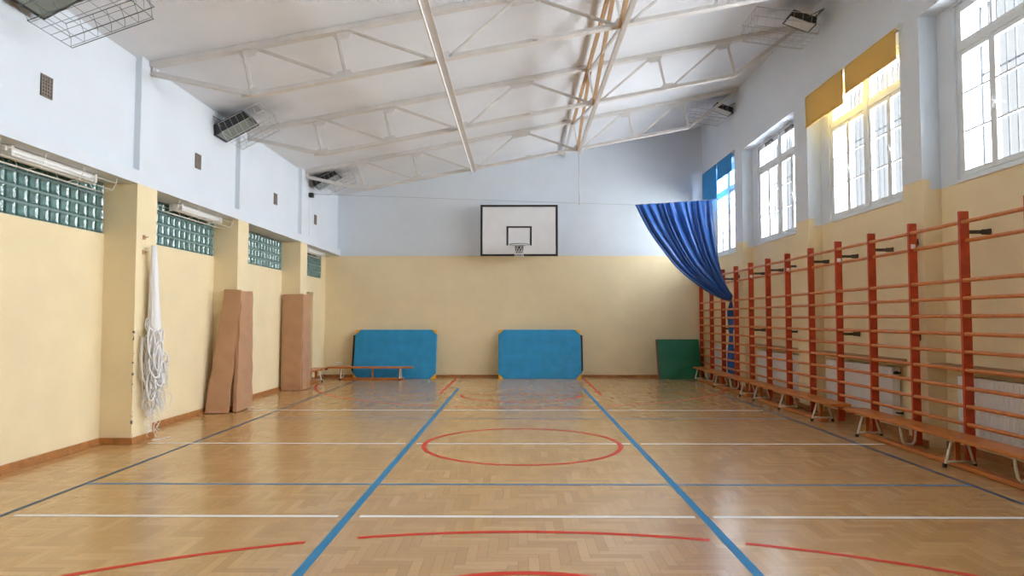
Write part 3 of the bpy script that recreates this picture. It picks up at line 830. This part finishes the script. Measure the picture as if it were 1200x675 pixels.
# ------------------------------------------------------------------ mats at the far wall
def soft_box(W_, H_, D_, rad=.03, puff=.0, nseg=1):
    b = MB(); nx, nz = 16, 12
    def s(x, z): return puff * (1 - (2 * x - 1) ** 4) * (1 - (2 * z - 1) ** 4)
    b.grid(lambda u, v: (u * W_, -s(u, v), v * H_), nx, nz)
    b.grid(lambda u, v: (u * W_, D_, v * H_), nx, nz)
    b.grid(lambda u, v: (u * W_, v * D_, 0), nx, 1, smooth=False); b.grid(lambda u, v: (u * W_, v * D_, H_), nx, 1, smooth=False)
    b.grid(lambda u, v: (0, u * D_, v * H_), 1, nz, smooth=False); b.grid(lambda u, v: (W_, u * D_, v * H_), 1, nz, smooth=False)
    return b
def blue_mat(x0, side, label):
    W_, H_, D_ = 1.93, 1.17, .07
    r = empty('gym_mat', (x0, 15.87, 0), label=label, cat='gym mat', group='blue gym mats leaning on the far wall')
    lean = math.atan2(.30, H_)
    r.rotation_euler = (-lean, 0, 0)
    c = .10; y0, y1 = 0, D_
    b = MB(); b.prism([(c, 0), (W_ - c, 0), (W_, c), (W_, H_ - c), (W_ - c, H_), (c, H_), (0, H_ - c), (0, c)], 'y', y0, y1)
    b.build('mat_body', M['blue'], r, bevel=.012)
    for cx, cz, sx, sz in ((0, 0, 1, 1), (W_, 0, -1, 1), (W_, H_, -1, -1), (0, H_, 1, -1)):
        b = MB(); b.prism([(cx + sx * .005, cz + sz * .02), (cx + sx * .02, cz + sz * .005), (cx + sx * (c + .03), cz), (cx, cz + sz * (c + .03))], 'y', -.004, y1 + .004)
        b.build('corner_patch', M['ymc'], r, bevel=.006)
    b = MB(); xs = -1 if side < 0 else 1; xe = 0 if side < 0 else W_
    b.prism([(xe, .12), (xe + xs * .045, .22), (xe + xs * .05, H_ - .14), (xe, H_ - .12)], 'y', .02, .05)
    b.build('side_strap', M['black'], r)
    return r
blue_mat(-3.84, -1, 'blue gym mat with yellow corners behind the low bench')
blue_mat(-.46, 1, 'blue gym mat with yellow corners below the basketball backboard')
r = empty('gym_mat', (3.25, 15.76, 0), label='green gym mat leaning in the far right corner', cat='gym mat')
r.rotation_euler = (-math.atan2(.33, .95), 0, 0)
b = MB(); 
def gm(u, v): return (u * .98, -.03 * (1 - (2 * u - 1) ** 4) * (1 - (2 * v - 1) ** 4) - .012 * math.sin(9 * (u - 1.1 * v)) * max(0, 1 - abs(v - .15) * 3) , v * .96)
b.grid(gm, 30, 24)
b.grid(lambda u, v: (u * .98, .10, v * .96), 6, 6); b.grid(lambda u, v: (u * .98, v * .10, 0), 30, 1); b.grid(lambda u, v: (u * .98, v * .10, .96), 30, 1); b.grid(lambda u, v: (.98, u * .10, v * .96), 1, 24)
b.build('mat_cover', M['green'], r)
b = MB(); b.box(-.012, .0, .0, .10, 0, .96); b.build('side_trim', M['maroon'], r)

# ------------------------------------------------------------------ padded pillars
def pad(P, name, thick, parent):
    """P: front corners bottom-left, bottom-right, top-right, top-left; thickness towards the given normal"""
    a, c, d, e = [Vector(p) for p in P]
    nrm = (c - a).cross(e - a).normalized()
    b = MB(); nu, nv = 8, 40
    def fr(u, v):
        p = (a * (1 - u) + c * u) * (1 - v) + (e * (1 - u) + d * u) * v
        puff = .012 * (1 - (2 * u - 1) ** 4) + .011 * math.sin(v * 52 + u * 5 + 2 * math.sin(v * 9)) * (1 - (2 * u - 1) ** 2) * (1 - .75 * v) + .004 * math.sin(v * 31 - u * 2)
        edge = .006 * math.sin(v * 23)
        return p + nrm * puff + (c - a).normalized() * edge
    def bk(u, v):
        p = (a * (1 - u) + c * u) * (1 - v) + (e * (1 - u) + d * u) * v
        return p - nrm * thick + (c - a).normalized() * .006 * math.sin(v * 23)
    b.grid(fr, nu, nv); b.grid(bk, nu, nv)
    b.grid(lambda u, v: fr(u, 0).lerp(bk(u, 0), v), nu, 1, smooth=False); b.grid(lambda u, v: fr(u, 1).lerp(bk(u, 1), v), nu, 1, smooth=False)
    b.grid(lambda u, v: fr(0, v).lerp(bk(0, v), u), 1, nv, smooth=False); b.grid(lambda u, v: fr(1, v).lerp(bk(1, v), u), 1, nv, smooth=False)
    return b.build(name, M['brown'], parent)
r = empty('pillar_pad', (0, 0, 0), label='brown padding flaring open at the foot of the second yellow pillar', cat='pillar pad', group='brown pads on the left pillars')
pad([(-4.57, 9.98, .01), (-4.245, 10.02, .01), (-4.165, 10.24, 1.82), (-4.42, 10.24, 1.83)], 'pad_panel', .05, r)
pad([(-4.155, 10.10, .01), (-4.175, 10.76, .03), (-4.185, 10.74, 1.82), (-4.165, 10.24, 1.80)], 'pad_panel', .05, r)
r = empty('pillar_pad', (0, 0, 0), label='brown padding wrapped close round the third yellow pillar', cat='pillar pad', group='brown pads on the left pillars')
pad([(-4.57, 13.18, .01), (-4.19, 13.18, .01), (-4.17, 13.22, 1.87), (-4.56, 13.22, 1.86)], 'pad_panel', .05, r)
pad([(-4.175, 13.24, .01), (-4.185, 13.79, .01), (-4.185, 13.79, 1.87), (-4.165, 13.24, 1.86)], 'pad_panel', .05, r)

# ------------------------------------------------------------------ volleyball net bundle on the first pillar
for k, (y, z, l) in enumerate(((7.70, 2.31, 'upper small wall hook on the first pillar above the white net'), (7.70, 2.14, 'lower small wall hook on the first pillar holding the white net'))):
    b = MB(); b.tube([(XL, y, z), (XL + .045, y, z), (XL + .05, y + .004, z + .012)], .006, 8); b.box(XL, XL + .012, y - .025, y + .025, z - .025, z + .025)
    tag(b.build('wall_hook', M['steel_tan']), l, 'hook', 'hooks on the first pillar')
r = empty('volleyball_net', (-4.17, 7.76, 0), label='white volleyball net bundled and hung on the first yellow pillar', cat='net')
b = MB()
def strand(z0, z1, w0, w1, rad, seed, n_=24, sway=.02):
    q = random.Random(seed); a = q.uniform(0, 6.28); d = q.uniform(.2, 1); ph = q.uniform(0, 6); fr_ = q.uniform(3, 9); pts = []
    for i in range(n_ + 1):
        s = i / n_; z = z0 + (z1 - z0) * s; w_ = (w0 + (w1 - w0) * s) * d
        pts.append((max(-.07, math.cos(a) * w_ * .45 + sway * .4 * math.sin(fr_ * s * 2 + ph)), math.sin(a) * w_ + sway * math.sin(fr_ * s * 3 + ph) + .07 * s, z))
    return pts
for k in range(46): b.tube(strand(2.22, rnd.uniform(1.0, 1.4), .035, .13, .007, k, sway=.006), .007, 5)
b.tube([(0, 0, 2.20), (0, .01, 1.8), (0.0, .03, 1.3), (0.02, .06, .95)], [.03, .045, .07, .085], 10)
b.build('hanging_net', M['net'], r)
b = MB()
for k in range(60): b.tube(strand(rnd.uniform(.9, 1.45), rnd.uniform(.25, .55), .11, .19, .004, 100 + k, sway=.035), .0035, 5)
for k in range(14):
    q = random.Random(300 + k); cy_, cz_ = q.uniform(-.10, .14), q.uniform(.62, 1.12); r0, r1 = q.uniform(.03, .08), q.uniform(.07, .17)
    b.tube([(.06 + .04 * math.sin(t_ * .7 + k), cy_ + r0 * math.cos(t_), cz_ + r1 * math.sin(t_)) for t_ in [6.28 * i / 20 for i in range(20)]], .009, 6, True)
for k in range(26):
    q = random.Random(500 + k); cy_, cz_ = q.uniform(0, .22), q.uniform(.4, .9); r0 = q.uniform(.02, .08)
    b.tube([(.05 + .05 * math.sin(t_ * 1.3 + k), cy_ + r0 * math.cos(t_), cz_ + r0 * 1.5 * math.sin(t_ * (1 + k % 2))) for t_ in [6.28 * i / 16 for i in range(16)]], .003, 5, True)
b.build('tangled_cord', M['net'], r)
b = MB()
for k in range(9): b.tube(strand(.5, rnd.uniform(.005, .12), .10, .12, .003, 700 + k, sway=.03), .0028, 5)
b.tube([(.02, .0, .02), (.05, .08, .006), (.09, .16, .006), (.10, .26, .006)], .004, 6)
b.build('loose_end', M['net'], r)
b = MB(); b.tube([(-.05, -.11, 1.18), (-.05, -.13, .95), (-.03, -.13, .72), (-.01, -.07, .66)], .016, 8); b.build('tension_strap', M['cream'], r)

# ------------------------------------------------------------------ daylight
w = bpy.data.worlds.new('overcast_sky'); SC.world = w; w.use_nodes = True
# overcast sky; bright sector added on the right, clear of the window views
N, L = w.node_tree.nodes, w.node_tree.links
bg = N['Background']; bg.inputs[0].default_value = (.90, .955, 1.0, 1)
tc = N.new('ShaderNodeTexCoord'); dt = N.new('ShaderNodeVectorMath'); dt.operation = 'DOT_PRODUCT'
dt.inputs[1].default_value = (.98, -.20, .04); L.new(tc.outputs['Generated'], dt.inputs[0])
mr = N.new('ShaderNodeMapRange'); mr.interpolation_type = 'SMOOTHSTEP'
mr.inputs[1].default_value = .46; mr.inputs[2].default_value = .86; mr.inputs[3].default_value = .47; mr.inputs[4].default_value = 19.0
L.new(dt.outputs['Value'], mr.inputs[0]); L.new(mr.outputs[0], bg.inputs[1])
for k, (wa, wb) in enumerate(WIN):
    ld = bpy.data.lights.new('daylight_portal', 'AREA'); ld.shape = 'RECTANGLE'; ld.size = WTOP - SILL; ld.size_y = wb - wa
    ld.cycles.is_portal = True
    lo = bpy.data.objects.new('daylight_portal', ld); COL.objects.link(lo)
    lo.location = (5.02, (wa + wb) / 2, (SILL + WTOP) / 2); lo.rotation_euler = (0, R(90), 0)

# ------------------------------------------------------------------ camera
cam = bpy.data.cameras.new('camera'); co = bpy.data.objects.new('camera', cam); COL.objects.link(co)
cam.sensor_fit = 'HORIZONTAL'; cam.sensor_width = 36; cam.lens = 24.0; cam.clip_start = .05
co.location = (0, 0, 1.38)
yaw = math.atan(7 / 800); pitch = math.atan(36.5 / 800)
co.rotation_euler = (math.pi / 2 + pitch, 0, yaw)
SC.camera = co

SC.view_settings.view_transform = 'Standard'; SC.view_settings.look = 'None'
SC.view_settings.gamma = 1; SC.view_settings.use_curve_mapping = False
SC.view_settings.exposure = 1.07
SC.cycles.use_denoising = True; SC.cycles.denoising_prefilter = 'FAST'
SC.cycles.max_bounces = 10; SC.cycles.diffuse_bounces = 8; SC.cycles.glossy_bounces = 4; SC.cycles.transparent_max_bounces = 12
SC.cycles.sample_clamp_indirect = 4
